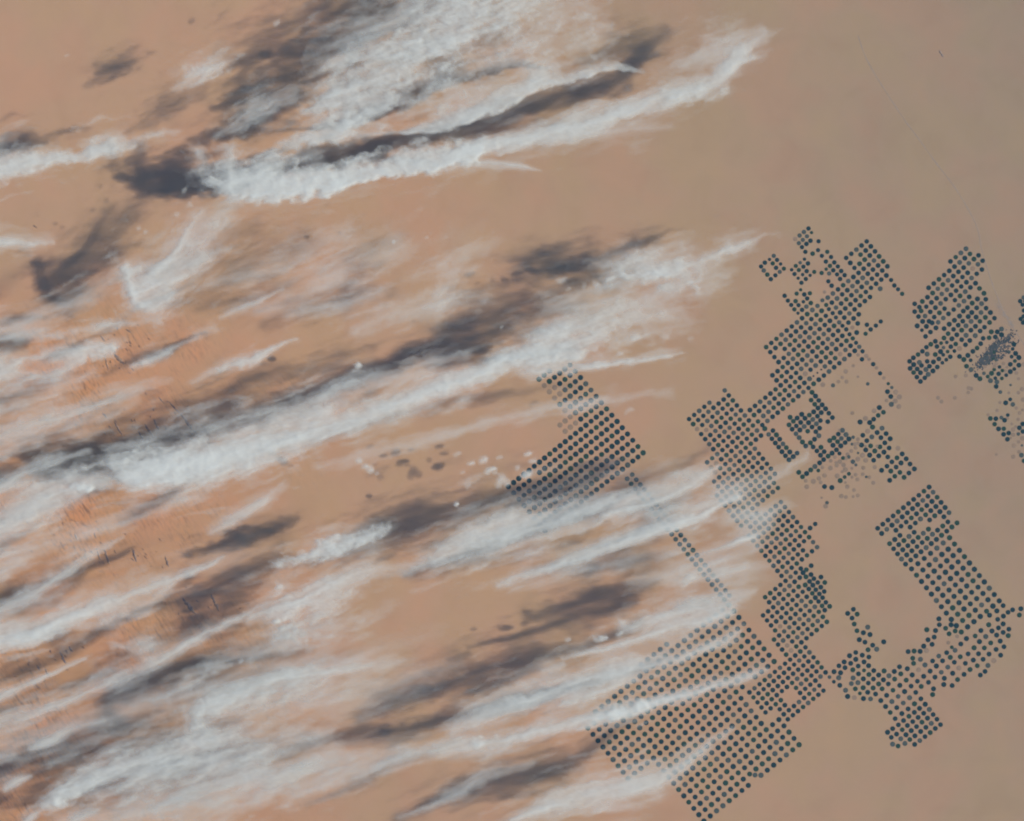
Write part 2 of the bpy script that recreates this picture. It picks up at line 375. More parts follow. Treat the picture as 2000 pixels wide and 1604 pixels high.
# north-eastern cluster
lattice('D', (1070, 217), (36.6, 48.0), (-47.6, 39.0), {0: R(0, 3), 1: R(0, 8), 2: R(0, 10), 3: R(0, 11), 4: R(0, 11), 5: list(R(2, 6)) + list(R(8, 11)),
        6: [2] + list(R(4, 10))}, brown={(3, 1)}, pale={(4, 2), (5, 4), (2, 7), (3, 6), (4, 8), (6, 5)})
pts('D', '597,725 640,755 597,797 632,842 670,887 757,900 620,928 705,933 793,947 663,968s 742,985 697,1025 1185,278 1223,328 1235,628 1252,683 '
    '1175,680 1213,723 1255,765 1295,805 1332,857 1127,718 1168,762 1208,805 1248,850 1287,897 1083,760 1123,805 1163,848 1198,887 1240,940 '
    '1045,792 1090,843 1117,887 1157,932 1200,975 1010,838 1040,885 1070,928 1115,968 1155,1018 963,877 998,922 1030,968 1070,1015 1105,1063 '
    '915,913 955,960 985,1010 1030,1055 1065,1102 868,953 905,1000 940,1047 975,1095 1010,1137L 1303,983 1358,983 1397,957 1397,1010 1283,1038 '
    '1340,1030 1228,1043 1205,1092 1172,1132 1133,1163 1087,1200 1010,1210 1050,1238 1113,1245s 1075,1300 1117,1330 1163,1385 1198,1415 '
    '1512,1098 1527,1182 1557,1220 1500,1140s 1490,1212s 1520,1252s 1557,1290 1478,1282 1465,1170s 1515,1325s 1478,1350 1440,1382s 1400,1412s '
    '1355,1445 1348,1487 1295,1433 1235,1365s 1270,1395s 1305,1365 1340,1410s 1370,1370 1330,1330s 1378,1307s 1405,1340s 1350,1275sL 1415,1275sL '
    '1320,1225s 1330,1170s 550,1255 585,1222 628,1192 668,1162 705,1125 745,1097 787,1070 840,1087s 802,1118 862,1128s 867,1040 893,1080s '
    '930,1120 963,1160s 900,1165s 835,1165 787,1192 712,1188 860,1195s 925,1212 820,1232 888,1240s 852,1268s 770,1260 712,1255 640,1265 588,1285 '
    '660,1293 555,1320 620,1325 733,1300 805,1307 700,1330 587,1358 650,1360 765,1343 617,1400 722,1375 690,1407 650,1440 1070,1385sL 975,1395sL '
    '1095,1500sL', r=4.5)
pts('L', '825,585s 760,635 862,657 912,710sL 790,808s 745,882 542,857 620,860 603,938 658,1005 733,1003 730,1083 803,1065 785,1153 955,990 940,1078s '
    '1003,935 1005,1043 868,1015L 945,1190sL 880,1243L 985,1380 995,440L 960,780sL 640,745sL 945,490sL 1010,590L 940,870sL 1000,1140L 1020,1460', r=4.3)
pts('O', '1595,340 1485,455 1560,570 1600,750 1590,930 1500,1015 1575,1130 1650,1050 1650,450', r=4.0)

# faded, abandoned or freshly sown circles between the blocks
rf_ = random.Random(21)
for cx_, cy_, n_, sx_, sy_ in ((1665, 895, 46, 26, 24), (1975, 790, 30, 22, 34), (1985, 860, 16, 14, 24), (1640, 960, 10, 30, 20), (1655, 745, 8, 22, 12), (1930, 745, 8, 30, 16), (1955, 705, 14, 20, 16)):
    for _ in range(n_):
        FIELDS.append((rf_.gauss(cx_, sx_), rf_.gauss(cy_, sy_), rf_.uniform(2.2, 4.2), 2 if rf_.random() < .72 else 1, None, 0, 0))
def disc(r, z0, z1, seg=22):
    v = []
    for rr, z in ((r, z0), (r * 0.97, z1), (r * 0.5, z1 * 1.12)):
        v += [(rr * math.cos(2 * math.pi * k / seg), rr * math.sin(2 * math.pi * k / seg), z) for k in range(seg)]
    v.append((0, 0, z1 * 1.15))
    f = []
    for q in range(2):
        for k in range(seg):
            f.append((q * seg + k, q * seg + (k + 1) % seg, (q + 1) * seg + (k + 1) % seg, (q + 1) * seg + k))
    for k in range(seg): f.append((2 * seg + k, 2 * seg + (k + 1) % seg, 3 * seg))
    return v, f

# a field nobody can place twice: drop doubles of overlapping surveys
keep = []
for f in FIELDS:
    if f[0] > 2060 or f[1] > 1650: continue
    if any(abs(f[0] - q[0]) < 5.2 and abs(f[1] - q[1]) < 5.2 and math.hypot(f[0] - q[0], f[1] - q[1]) < (5.2 if f[2] > 4.21 or f[3] == 0 else 7.2) for q in keep): continue
    keep.append(f)
FIELDS = keep

STATE = (M_CROP, M_CROP2, M_FALLOW, M_CROP3)
LOOK = ('dark green', 'thin grey-green', 'bare brownish', 'deep green')
ORD = lambda n: '%d%s' % (n, 'th' if 10 <= n % 100 <= 20 else {1: 'st', 2: 'nd', 3: 'rd'}.get(n % 10, 'th'))
disc_mesh = {}
def disc_data(st, r):
    key = (st, round(r, 2))
    if key not in disc_mesh:
        v, f = disc(r * K, 0.0, 0.010)
        me = bpy.data.meshes.new('crop_field'); me.from_pydata(v, [], f); me.materials.append(STATE[st])
        disc_mesh[key] = me
    return disc_mesh[key]
rest = {}
mass_v, mass_f, mass_m = [], [], []
for (x, y, r, st, block, row, pos) in FIELDS:
    u = random.random()
    if st == 0 and block is None: st = 1 if u < 0.14 else (3 if u < 0.34 else 0)
    elif st == 0 and u < 0.15: st = 3
    r = r * random.uniform(1.04, 1.15)
    if block:
        o = bpy.data.objects.new('crop_field', disc_data(st, round(r * 8) / 8))
        col.objects.link(o)
        p = P(x, y); o.location = p; o.rotation_euler.z = random.uniform(0, 6.28)
        if block == 'A':
            lab = '%s round crop field, %s from upper end, %s lowest row, lone block among clouds' % (LOOK[st], ORD(pos - (3 if row == -2 else 0) + 1), ORD(14 - row))
            tag(o, lab, 'field', 'round crop fields of the lone block among the clouds', 'thing')
        else:
            lab = '%s round crop field, %s from upper end, %s highest row, wide-spaced block above crescent' % (LOOK[st], ORD(pos + 1), ORD(row + 1))
            tag(o, lab, 'field', 'round crop fields of the wide-spaced block above the crescent', 'thing')
    else:
        v, f = disc(r * K, 0.0, 0.010, 16)
        X, Y, _ = P(x, y); b = len(mass_v)
        zz = random.uniform(0, 0.004)
        mass_v += [(a + X, c + Y, d + zz) for a, c, d in v]
        mass_f += [tuple(b + i for i in q) for q in f]
        mass_m += [st] * len(f)
o = mesh_obj('crop_fields', mass_v, mass_f, M_CROP)
for m_ in STATE[1:]: o.data.materials.append(m_)
o.data.polygons.foreach_set('material_index', mass_m)
tag(o, 'hundreds of small dark round irrigated crop fields in tilted grids on the sand', 'fields', None, 'stuff')
print('FIELDS', len(FIELDS), sum(1 for f in FIELDS if f[4]))

# ---------------------------------------------------------------- clouds
G = 2.5                                    # grid pitch, photograph pixels (about 190 m)
GX0, GY0, GX1, GY1 = -140, -120, 1720, 1730
gx = np.arange(GX0, GX1, G); gy = np.arange(GY0, GY1, G)
XX, YY = np.meshgrid(gx, gy)
NX, NY = len(gx), len(gy)
ca, sa = math.cos(math.radians(-19)), math.sin(math.radians(-19))
UU = XX * ca + YY * sa; VV = -XX * sa + YY * ca          # along / across the wind
# ragged edges: the air itself is stirred
W1x = fbm(UU / 150, VV / 48, 4, 3); W1y = fbm(UU / 150, VV / 48, 4, 41)
RAG = fbm(UU / 75, VV / 27, 5, 211, 0.58)
W2x = fbm(XX / 26, YY / 20, 3, 77); W2y = fbm(XX / 26, YY / 20, 3, 99)

def spline(p, n=7):
    p = [np.array(q, float) for q in p]
    if len(p) < 3: 
        return np.array([p[0] + (p[-1] - p[0]) * t for t in np.linspace(0, 1, n + 1)])
    q = [2 * p[0] - p[1]] + p + [2 * p[-1] - p[-2]]
    out = []
    for i in range(1, len(q) - 2):
        for t in np.linspace(0, 1, n, endpoint=False):
            a, b, c, d = q[i - 1], q[i], q[i + 1], q[i + 2]
            out.append(0.5 * (2 * b + (c - a) * t + (2 * a - 5 * b + 4 * c - d) * t * t + (3 * b - a - 3 * c + d) * t ** 3))
    out.append(p[-1])
    return np.array(out)

def sstep(x):
    x = np.clip(x, 0, 1); return x * x * (3 - 2 * x)

_sid = [0]
def stroke(T, p, eu=0.8, ed=0.8, tex='s', k=0.7, Ls=110, Lt=9, wob=1.0, halo=0.40, lift=0.20, wid=1.55):
    p = [(x, y, w * wid, a) for (x, y, w, a) in p]
    _stroke(T, p, min(eu * 1.2, 1.0), min(ed * 1.3, 1.0), tex, k, Ls, Lt, wob)
    if halo > 0:
        _stroke(T, [(x, y - w * lift, w * 2.1 + 6, a * halo) for (x, y, w, a) in p], 1.0, 1.0, 's', 1.15, Ls * 1.3, Lt * 1.5, wob * 0.8)

def _stroke(T, p, eu, ed, tex, k, Ls, Lt, wob):
    """add one streak of optical depth to T: p = (x, y, half width, peak opacity); eu / ed = softness of its upper and lower edge"""
    _sid[0] += 1; sid = _sid[0] * 31
    c = spline(p)
    c[:, 2] = np.maximum(c[:, 2], 2.0); c[:, 3] = np.clip(c[:, 3], 0.0, 0.985)
    m = c[:, 2].max() * 1.6 + 26
    i0 = max(int((c[:, 0].min() - m - GX0) / G), 0); i1 = min(int((c[:, 0].max() + m - GX0) / G) + 1, NX)
    j0 = max(int((c[:, 1].min() - m - GY0) / G), 0); j1 = min(int((c[:, 1].max() + m - GY0) / G) + 1, NY)
    if i1 <= i0 or j1 <= j0: return
    sl = (slice(j0, j1), slice(i0, i1))
    wm = np.clip(c[:, 2].mean(), 6, 45)
    w2 = 0.36 if tex == 'p' else 0.20
    x = XX[sl] + wob * (W1x[sl] * wm * 0.55 + W2x[sl] * wm * w2)
    y = YY[sl] + wob * (W1y[sl] * wm * 0.55 + W2y[sl] * wm * w2)
    best = np.full(x.shape, 1e9); bt = np.zeros_like(x); bs = np.zeros_like(x); ba = np.zeros_like(x); bw = np.ones_like(x); be = np.zeros_like(x)
    s0 = 0.0
    tot = np.hypot(np.diff(c[:, 0]), np.diff(c[:, 1])).sum()
    for q in range(len(c) - 1):
        ax, ay = c[q, 0], c[q, 1]; dx, dy = c[q + 1, 0] - ax, c[q + 1, 1] - ay
        ln = math.hypot(dx, dy) + 1e-6
        h = ((x - ax) * dx + (y - ay) * dy) / (ln * ln)
        hc = np.clip(h, 0, 1)
        ex = x - ax - hc * dx; ey = y - ay - hc * dy
        d = np.hypot(ex, ey)
        w = c[q, 2] + (c[q + 1, 2] - c[q, 2]) * hc
        rr = d / w
        t = (dx * ey - dy * ex) / ln            # >0 : below (south of) the streak
        u = rr < best
        best[u] = rr[u]; bt[u] = t[u]; bs[u] = (s0 + hc * ln)[u]; bw[u] = w[u]
        ba[u] = (c[q, 3] + (c[q + 1, 3] - c[q, 3]) * hc)[u]
        s0 += ln
    e = np.where(bt < 0, eu, ed)
    a = np.clip(ba, 0, 0.985)
    if tex == 's':      # fibres drawn out along the streak
        n = fbm(bs / Ls + sid, bt / Lt, 5, sid, 0.55)
        n2 = fbm(UU[sl] / 60 + sid, VV[sl] / 13, 4, sid + 5, 0.6)
        f = 0.95 * n + 0.45 * n2
    elif tex == 'p':    # cauliflower
        n = billow(x / 36 + sid, y / 27, 4, sid)
        n2 = fbm(UU[sl] / 60, VV[sl] / 18, 5, sid + 3, 0.6)
        f = 0.75 * (n - 0.45) + 1.0 * n2
    else:               # flat veil
        f = 1.5 * fbm(UU[sl] / 130 + sid, VV[sl] / 22, 5, sid)
    f = f + RAG[sl] * 0.70
    # the noise eats into the thin margins more than into the core
    core = np.clip((1 - best) / e, -0.6, 1.0)
    v = core + k * f * (0.95 - 0.35 * np.clip(core, 0, 1)) - 0.06
    g = np.clip(v, 0, 1.35)
    T[sl] += -np.log(1 - a) * g ** 1.55 * sstep((1.5 - best) / 0.5)

def puff(T, x, y, r, a):
    stroke(T, [(x - r * .35, y + 1, r, a), (x + r * .35, y - 1, r * .9, a)], eu=0.75, ed=0.6, tex='p', k=1.1, wob=1.3, halo=0.10, wid=1.15)

RELIEF = 0.075
TAU = 1.35
def build_cloud(label, strokes, puffs=(), z=None, group=None, thr=0.05, scale=1.0):
    T = np.zeros((NY, NX))
    for s in strokes:
        stroke(T, s[0], **(s[1] if len(s) > 1 else {}))
    for q in puffs: puff(T, *q)
    T *= scale * TAU
    T = np.maximum(T - thr * 0.8, 0)              # feathered out before the mesh ends
    cell = (np.maximum.reduce([T[:-1, :-1], T[1:, :-1], T[:-1, 1:], T[1:, 1:]]) > 0.012)
    jj, ii = np.nonzero(cell)
    if len(jj) == 0: return None
    a = jj * NX + ii; b = a + 1; c = a + NX + 1; d = a + NX
    used = np.unique(np.concatenate([a, b, c, d]))
    remap = np.full(NX * NY, -1, np.int64); remap[used] = np.arange(len(used))
    n = len(used)
    th = T.ravel()[used]
    ux, uy = XX.ravel()[used], YY.ravel()[used]
    zc = CLOUD_Z if z is None else z
    body = 1 - np.exp(-th)
    relief = (billow(ux / 34, uy / 27, 2, 5) - 0.35) * 0.5 + fbm(UU.ravel()[used] / 110, VV.ravel()[used] / 22, 3, 9) * 0.9
    top = zc + 0.02 + body * (0.22 + RELIEF * relief)
    bot = zc - 0.02 - body * (0.20 - 0.25 * RELIEF * relief)
    f1 = (H - top) / H * K; f2 = (H - bot) / H * K
    co = np.empty((2 * n, 3))
    co[:n, 0] = (ux - CX) * f1; co[:n, 1] = -(uy - CY) * f1; co[:n, 2] = top
    co[n:, 0] = (ux - CX) * f2; co[n:, 1] = -(uy - CY) * f2; co[n:, 2] = bot
    A, B, C_, D = remap[a], remap[b], remap[c], remap[d]
    tops = np.stack([A, D, C_, B], 1); bots = np.stack([A + n, B + n, C_ + n, D + n], 1)
    pad = np.zeros((NY + 1, NX + 1), bool); pad[1:-1, 1:-1] = cell
    sides = []
    up = ~pad[jj, ii + 1]; dn = ~pad[jj + 2, ii + 1]; lf = ~pad[jj + 1, ii]; rt = ~pad[jj + 1, ii + 2]
    for msk, p, q in ((up, A, B), (rt, B, C_), (dn, C_, D), (lf, D, A)):
        sides.append(np.stack([p[msk], q[msk], q[msk] + n, p[msk] + n], 1))
    quads = np.concatenate([tops, bots] + sides).astype(np.int32)
    me = bpy.data.meshes.new('cloud')
    me.vertices.add(2 * n); me.vertices.foreach_set('co', co.ravel())
    nq = len(quads)
    me.loops.add(nq * 4); me.loops.foreach_set('vertex_index', quads.ravel())
    me.polygons.add(nq); me.polygons.foreach_set('loop_start', np.arange(nq, dtype=np.int32) * 4)
    me.polygons.foreach_set('use_smooth', np.ones(nq, bool))
    at = me.attributes.new('thickness', 'FLOAT', 'POINT')
    at.data.foreach_set('value', np.concatenate([th, th]).astype(np.float32))
    me.update(calc_edges=True)
    me.materials.append(M_CLOUD)
    o = bpy.data.objects.new('cloud', me); col.objects.link(o)
    tag(o, label, 'cloud', group, 'thing')
    build_cloud.tris += nq * 2
    return o
build_cloud.tris = 0

# ---------------------------------------------------------------- dark rock ridges, the road, the settlement, the patch of small plots
def ridge(x0, y0, x1, y1, w, h, label, seed, m=None, name='rock_ridge', group='dark rock ridges standing out of the dunes'):
    rng = random.Random(seed)
    ax, ay, _ = P(x0, y0); bx, by, _ = P(x1, y1)
    L_ = math.hypot(bx - ax, by - ay); w *= K
    ux, uy = (bx - ax) / L_, (by - ay) / L_
    n, mm = 14, 7
    vs, fs = [], []
    off = [rng.uniform(-.35, .35) for _ in range(n + 1)]; wid = [rng.uniform(.55, 1.25) for _ in range(n + 1)]
    for i in range(n + 1):
        t = i / n; e = max(math.sin(math.pi * min(max(t, .02), .98)) ** .6, .12)
        for j in range(mm + 1):
            q = j / mm * 2 - 1
            d = q * w * .5 * e * wid[i] + off[i] * w * .5
            z = h * e * (1 - abs(q) ** 1.4) * rng.uniform(.7, 1.15) if abs(q) < .99 else -0.01
            vs.append((ax + ux * L_ * t - uy * d, ay + uy * L_ * t + ux * d, z))
    for i in range(n):
        for j in range(mm):
            a = i * (mm + 1) + j
            fs.append((a, a + 1, a + mm + 2, a + mm + 1))
    o = mesh_obj(name, vs, fs, m or M_ROCK)
    tag(o, label, 'ridge', group, 'thing')
    return o
UP = [(222, 690, 243, 712, 9), (204, 694, 212, 724, 3), (196, 655, 206, 668, 4), (246, 643, 256, 650, 5), (216, 676, 226, 690, 6)]
MID = [(352, 806, 382, 846, 8), (372, 850, 380, 872, 5), (300, 818, 311, 842, 6), (282, 828, 301, 856, 7), (222, 822, 240, 852, 5), (270, 842, 282, 864, 5),
       (200, 806, 210, 818, 5), (330, 785, 350, 806, 4), (310, 775, 322, 790, 3)]
LOW = [(204, 1074, 214, 1104, 7), (258, 1072, 267, 1098, 7), (322, 1086, 330, 1108, 5), (190, 1076, 196, 1094, 4), (145, 1042, 152, 1056, 5), (184, 1040, 188, 1052, 4),
       (412, 1160, 428, 1194, 9), (356, 1168, 382, 1200, 10)]
LAST = [(117, 1272, 128, 1298, 7), (88, 1306, 95, 1320, 5), (72, 1298, 79, 1310, 4), (134, 1262, 142, 1274, 4)]
k_ = 0
for rows_, where in ((sorted(UP, key=lambda q: q[1]), 'beside the two-lobed cloud at the edge'), (sorted(MID, key=lambda q: q[1]), 'in the dunes above the great band head'),
                     (sorted(LOW, key=lambda q: q[1]), 'above the brightest lower streak'), (sorted(LAST, key=lambda q: q[1]), 'above the narrow white sliver')):
    for n_, q in enumerate(rows_):
        ridge(q[0], q[1], q[2], q[3], q[4] * .85, 0.07, 'dark jagged rock ridge %s, %s from the top' % (where, ORD(n_ + 1)), 900 + k_); k_ += 1
ridge(1834, 98, 1843, 112, 5, 0.06, 'small dark hill alone on the bare plain near the upper corner', 999, m=M_HILL, name='rocky_hill', group=None)
ridge(65, 440, 74, 446, 3, 0.1, 'tiny dark rock outcrop on orange sand left of the comet cloud shadow', 998, name='rocky_hill', group=None)

road_px = [(1676, 70), (1690, 110), (1712, 150), (1742, 197), (1768, 236), (1795, 272), (1828, 318), (1862, 362), (1893, 412), (1910, 450), (1916, 482), (1930, 530), (1946, 575), (1962, 612),
           (1985, 650), (2020, 700), (2070, 760)]
rv, rf = [], []
c_ = spline([(x, y, 0, 0) for x, y in road_px], 6)
for i in range(len(c_)):
    a = c_[max(i - 1, 0)]; b = c_[min(i + 1, len(c_) - 1)]
    dx, dy = b[0] - a[0], b[1] - a[1]; l = math.hypot(dx, dy)
    for s_ in (-1, 1):
        wr = 1.05 + 0.45 * math.sin(i * 0.9) * math.sin(i * 0.23)
        x, y, _ = P(c_[i][0] - s_ * dy / l * wr, c_[i][1] + s_ * dx / l * wr)
        rv.append((x, y, 0.005))
for i in range(len(c_) - 1): rf.append((2 * i, 2 * i + 1, 2 * i + 3, 2 * i + 2))
tag(mesh_obj('road', rv, rf, M_ROAD), 'faint straight desert road down to the north-eastern fields', None, None, 'structure')

def block_mass(name, spots, m, label, cat):
    vs, fs = [], []
    for (x, y, w, d, a, h) in spots:
        X, Y, _ = P(x, y); w *= K * .5; d *= K * .5; ca_, sa_ = math.cos(a), math.sin(a); b = len(vs)
        for z in (0, h):
            for sx, sy in ((-1, -1), (1, -1), (1, 1), (-1, 1)):
                vs.append((X + sx * w * ca_ - sy * d * sa_, Y + sx * w * sa_ + sy * d * ca_, z))
        fs += [tuple(b + i for i in q) for q in ((4, 5, 6, 7), (0, 1, 5, 4), (1, 2, 6, 5), (2, 3, 7, 6), (3, 0, 4, 7))]
    tag(mesh_obj(name, vs, fs, m), label, cat, None, 'stuff')
rng = random.Random(3); sp = []
for _ in range(150):
    t = rng.random(); x = 1946 + 34 * t + rng.gauss(0, 3.2); y = 592 + 46 * t + rng.gauss(0, 3.2)
    sp.append((x, y, rng.uniform(.6, 1.8), rng.uniform(.6, 1.5), .9 + rng.choice((0, 1.57)), rng.uniform(.006, .02)))
block_mass('settlement', sp, M_ROAD2, 'faint grey settlement strung along the road beside the north-eastern fields', 'settlement')
rk_v, rk_f = [], []
for cx_, cy_, n_, sx_, sy_ in ((235, 690, 70, 34, 26), (300, 835, 110, 60, 34), (60, 990, 40, 34, 18), (160, 1062, 80, 70, 20), (240, 1090, 60, 60, 18), (110, 1290, 60, 38, 22), (390, 1180, 40, 40, 16)):
    for _ in range(n_ // 3):
        x = rng.gauss(cx_, sx_ * 1.0); y = rng.gauss(cy_, sy_ * 1.0)
        l_ = rng.uniform(1.2, 5.5); w_ = rng.uniform(.3, .7); X, Y, _z = P(x, y); b = len(rk_v)
        a_ = math.radians(-57 + rng.gauss(0, 14)); c1, s1 = math.cos(a_), math.sin(a_)
        for (u_, v_, z_) in ((-l_, 0, 0), (-l_ * .3, w_, 0), (l_ * .4, w_ * .8, 0), (l_, 0, 0), (l_ * .3, -w_, 0), (-l_ * .4, -w_ * .8, 0), (-l_ * .2, 0, .1), (l_ * .3, 0, .08)):
            rk_v.append((X + K * (u_ * c1 - v_ * s1), Y + K * (u_ * s1 + v_ * c1), z_))
        rk_f += [tuple(b + i for i in q) for q in ((0, 5, 6), (0, 6, 1), (1, 6, 2), (6, 7, 2), (2, 7, 3), (3, 7, 4), (4, 7, 6), (4, 6, 5))]
tag(mesh_obj('rock_speckle', rk_v, rk_f, M_ROCK), 'scattered specks of dark rock breaking through the orange dunes', 'rocks', None, 'stuff')
sp = []
for cx_, cy_, n_, sx_, sy_ in ((1927, 700, 330, 15, 9), (1942, 678, 170, 9, 7), (1966, 664, 100, 9, 8), (1956, 690, 110, 17, 9)):
    for _ in range(n_):
        u_, v_ = rng.gauss(0, 1), rng.gauss(0, 1)
        x = cx_ + u_ * sx_ * .75 + v_ * sy_ * .3; y = cy_ - u_ * sx_ * .6 + v_ * sy_ * .5
        sp.append((x, y, rng.uniform(1.5, 4.2), rng.uniform(1.2, 3.0), .67 + rng.choice((0, 1.57)) + rng.gauss(0, .1), rng.uniform(.006, .016)))
block_mass('crop_plots', sp, M_ORCH, 'dark blue-grey smudge of tiny crop plots among the north-eastern round fields', 'plots')

P_ = dict(tex='p'); F_ = dict(tex='f')
GB = 'long cloud bands lying across the desert'
GS = 'thin cloud streaks drawn out along the wind'
GP = 'small loose cloud puffs'
# --- upper bands
NH = dict(halo=.16, lift=-.3, wid=1.28)
build_cloud('broad white cloud band with fat puffy head and long feathered tip, uppermost long band', [
    ([(455, 343, 44, .72), (500, 346, 46, .87), (560, 350, 42, .88), (640, 345, 32, .88), (720, 330, 24, .84), (800, 312, 28, .84), (860, 302, 28, .86),
      (930, 296, 24, .80)], dict(NH, eu=.9, ed=.35, tex='p', k=.5)),
    ([(900, 300, 20, .6), (970, 285, 24, .78), (1050, 264, 26, .78), (1150, 234, 30, .78), (1250, 205, 32, .74), (1330, 182, 30, .70), (1395, 152, 28, .6),
      (1440, 112, 22, .5), (1495, 68, 14, .3)], dict(NH, eu=.8, ed=.7, tex='s', k=.55, Ls=60, Lt=11)),
    ([(520, 312, 22, .35), (620, 305, 18, .25)], dict(F_, halo=0)),
    ([(900, 318, 10, .5), (960, 318, 9, .5), (1020, 326, 7, .45), (1055, 335, 4, .2)], dict(NH, k=.6)),
    ([(1000, 290, 14, .3), (1120, 268, 14, .35), (1230, 255, 14, .28), (1310, 246, 10, .12)], dict(NH, k=.5)),
    ([(1340, 120, 26, .25), (1420, 85, 26, .3), (1480, 62, 16, .15)], dict(k=1.0, Ls=40)),
    ([(1360, 170, 14, .3), (1430, 120, 14, .3), (1500, 85, 8, .15)], dict(k=1.0, Ls=40)),
    ([(448, 300, 18, .4), (450, 338, 20, .5), (446, 374, 16, .5)], dict(NH, tex='p')),
], puffs=[(560, 378, 16, .5), (600, 375, 15, .5), (660, 358, 15, .5), (500, 378, 15, .4), (1385, 192, 9, .3), (1350, 204, 8, .3), (1415, 172, 10, .3)], group=GB)
build_cloud('ragged half-transparent cloud sheet with curdled texture at the top, above the long dark gap', [
    ([(560, 285, 12, .45), (600, 268, 18, .72), (650, 250, 24, .75), (700, 230, 26, .62), (740, 200, 28, .5)], dict(NH, eu=.9, ed=.4, tex='p', k=.7)),
    ([(650, 200, 45, .45), (720, 150, 45, .58), (790, 115, 45, .70), (850, 75, 42, .74), (930, 50, 40, .58), (1010, 20, 40, .42)], dict(tex='p', k=1.0, eu=.95, ed=.95)),
    ([(620, 235, 34, .36), (740, 180, 60, .40), (850, 150, 62, .34), (950, 120, 56, .30), (1060, 90, 50, .24), (1130, 60, 40, .14)], dict(tex='p', k=1.5, wid=1.35)),
    ([(640, 180, 30, .35), (660, 130, 30, .4), (720, 80, 40, .4), (790, 30, 50, .45)], dict(tex='f', k=1.0)),
    ([(790, 254, 9, .5), (860, 240, 18, .75), (925, 214, 20, .80), (990, 188, 18, .78), (1050, 158, 16, .75), (1110, 148, 12, .72), (1180, 128, 11, .72),
      (1222, 133, 7, .5), (1258, 138, 5, .2)], dict(NH, eu=1.0, ed=.32, tex='p', k=.55)),
    ([(860, 220, 24, .4), (930, 190, 26, .45), (1010, 160, 24, .4), (1080, 130, 18, .3)], dict(halo=0, tex='s', k=.8, Ls=60)),
    ([(690, 264, 6, .4), (790, 258, 6, .45), (860, 258, 5, .4)], dict(NH, k=.4)),
    ([(820, -30, 40, .5), (880, 10, 34, .65), (930, 25, 30, .5)], dict(tex='p', k=.8)),
    ([(960, -40, 60, .5), (1040, 10, 50, .38), (1120, 20, 40, .25), (1180, -10, 30, .15)], dict(tex='p', k=1.4)),
    ([(1060, 130, 34, .30), (1150, 90, 35, .22), (1180, 60, 25, .15)], dict(tex='p', k=1.3, halo=.1)),
], group=GB, thr=.04, scale=.72)
build_cloud('small faint wispy cloud beside a ragged dark shadow, near the upper corner', [
    ([(335, 178, 7, .22), (375, 150, 18, .4), (405, 135, 20, .46), (440, 118, 14, .34), (475, 105, 7, .15)], dict(tex='p', k=1.3))], group=GP)
build_cloud('white ropy cloud band running in from the edge under the upper dark shadows', [
    ([(-90, 360, 26, .7), (-20, 330, 24, .75), (30, 315, 22, .75), (90, 305, 15, .65), (150, 305, 12, .6), (180, 293, 15, .65), (215, 284, 15, .6), (250, 278, 8, .3)], dict(tex='p', k=.6, ed=.4)),
    ([(262, 272, 7, .25), (310, 260, 8, .3), (350, 254, 5, .2)], dict(tex='p', k=1))], group=GB)
build_cloud('short pale streak at the edge below the ropy band', [
    ([(-60, 482, 14, .5), (0, 474, 13, .55), (50, 476, 9, .5), (105, 472, 5, .3)], dict(k=.7))], group=GS)
build_cloud('comet-shaped cloud with bright rounded rim and tail swept up, beside its dark twin shadow', [
    ([(275, 565, 30, .5), (305, 555, 40, .5), (345, 518, 42, .45), (390, 470, 38, .38), (430, 425, 32, .28), (460, 395, 20, .14)], dict(k=.75, Ls=130, Lt=8)),
    ([(247, 522, 10, .5), (250, 555, 13, .65), (268, 590, 13, .62), (300, 598, 11, .5), (330, 580, 10, .35)], dict(tex='p', k=.4)),
    ([(260, 560, 12, .4), (310, 525, 9, .5), (350, 480, 7, .4), (375, 440, 6, .3), (392, 415, 5, .2)], dict(k=.5)),
    ([(300, 560, 26, .35), (350, 545, 20, .28), (400, 500, 14, .2)], dict(k=.8))], puffs=[(240, 525, 6, .5)], group=GP)
build_cloud('thin bluish veil lying over the big upper shadow', [([(425, 270, 14, .18), (475, 235, 24, .3), (530, 205, 26, .28), (570, 180, 18, .15)], dict(k=1.2, Ls=50))], group=GP)
build_cloud('faint torn scraps of cloud over the darkest shadow patch', [([(385, 295, 9, .3), (395, 310, 8, .3)], dict(P_)), ([(395, 335, 14, .22), (405, 360, 12, .2)], dict(tex='p', k=1.2))], group=GP)
build_cloud('thin milky veil of crossing fibres under the long upper band', [
    ([(520, 600, 20, .14), (600, 565, 32, .22), (690, 520, 36, .24), (780, 480, 30, .16)], dict(k=1.1, Ls=90)),
    ([(850, 620, 20, .18), (870, 560, 30, .22), (900, 510, 30, .2), (960, 470, 20, .1)], dict(k=1.1, Ls=70, Lt=12)),
    ([(700, 640, 16, .2), (780, 610, 24, .24), (860, 590, 24, .22), (950, 580, 16, .12)], dict(k=1.1)),
    ([(560, 620, 10, .2), (660, 600, 12, .26), (740, 570, 10, .2)], dict(k=.9)),
    ([(410, 560, 14, .12), (500, 540, 24, .18), (600, 490, 24, .18), (680, 450, 16, .1)], dict(k=1.1))], thr=.03)
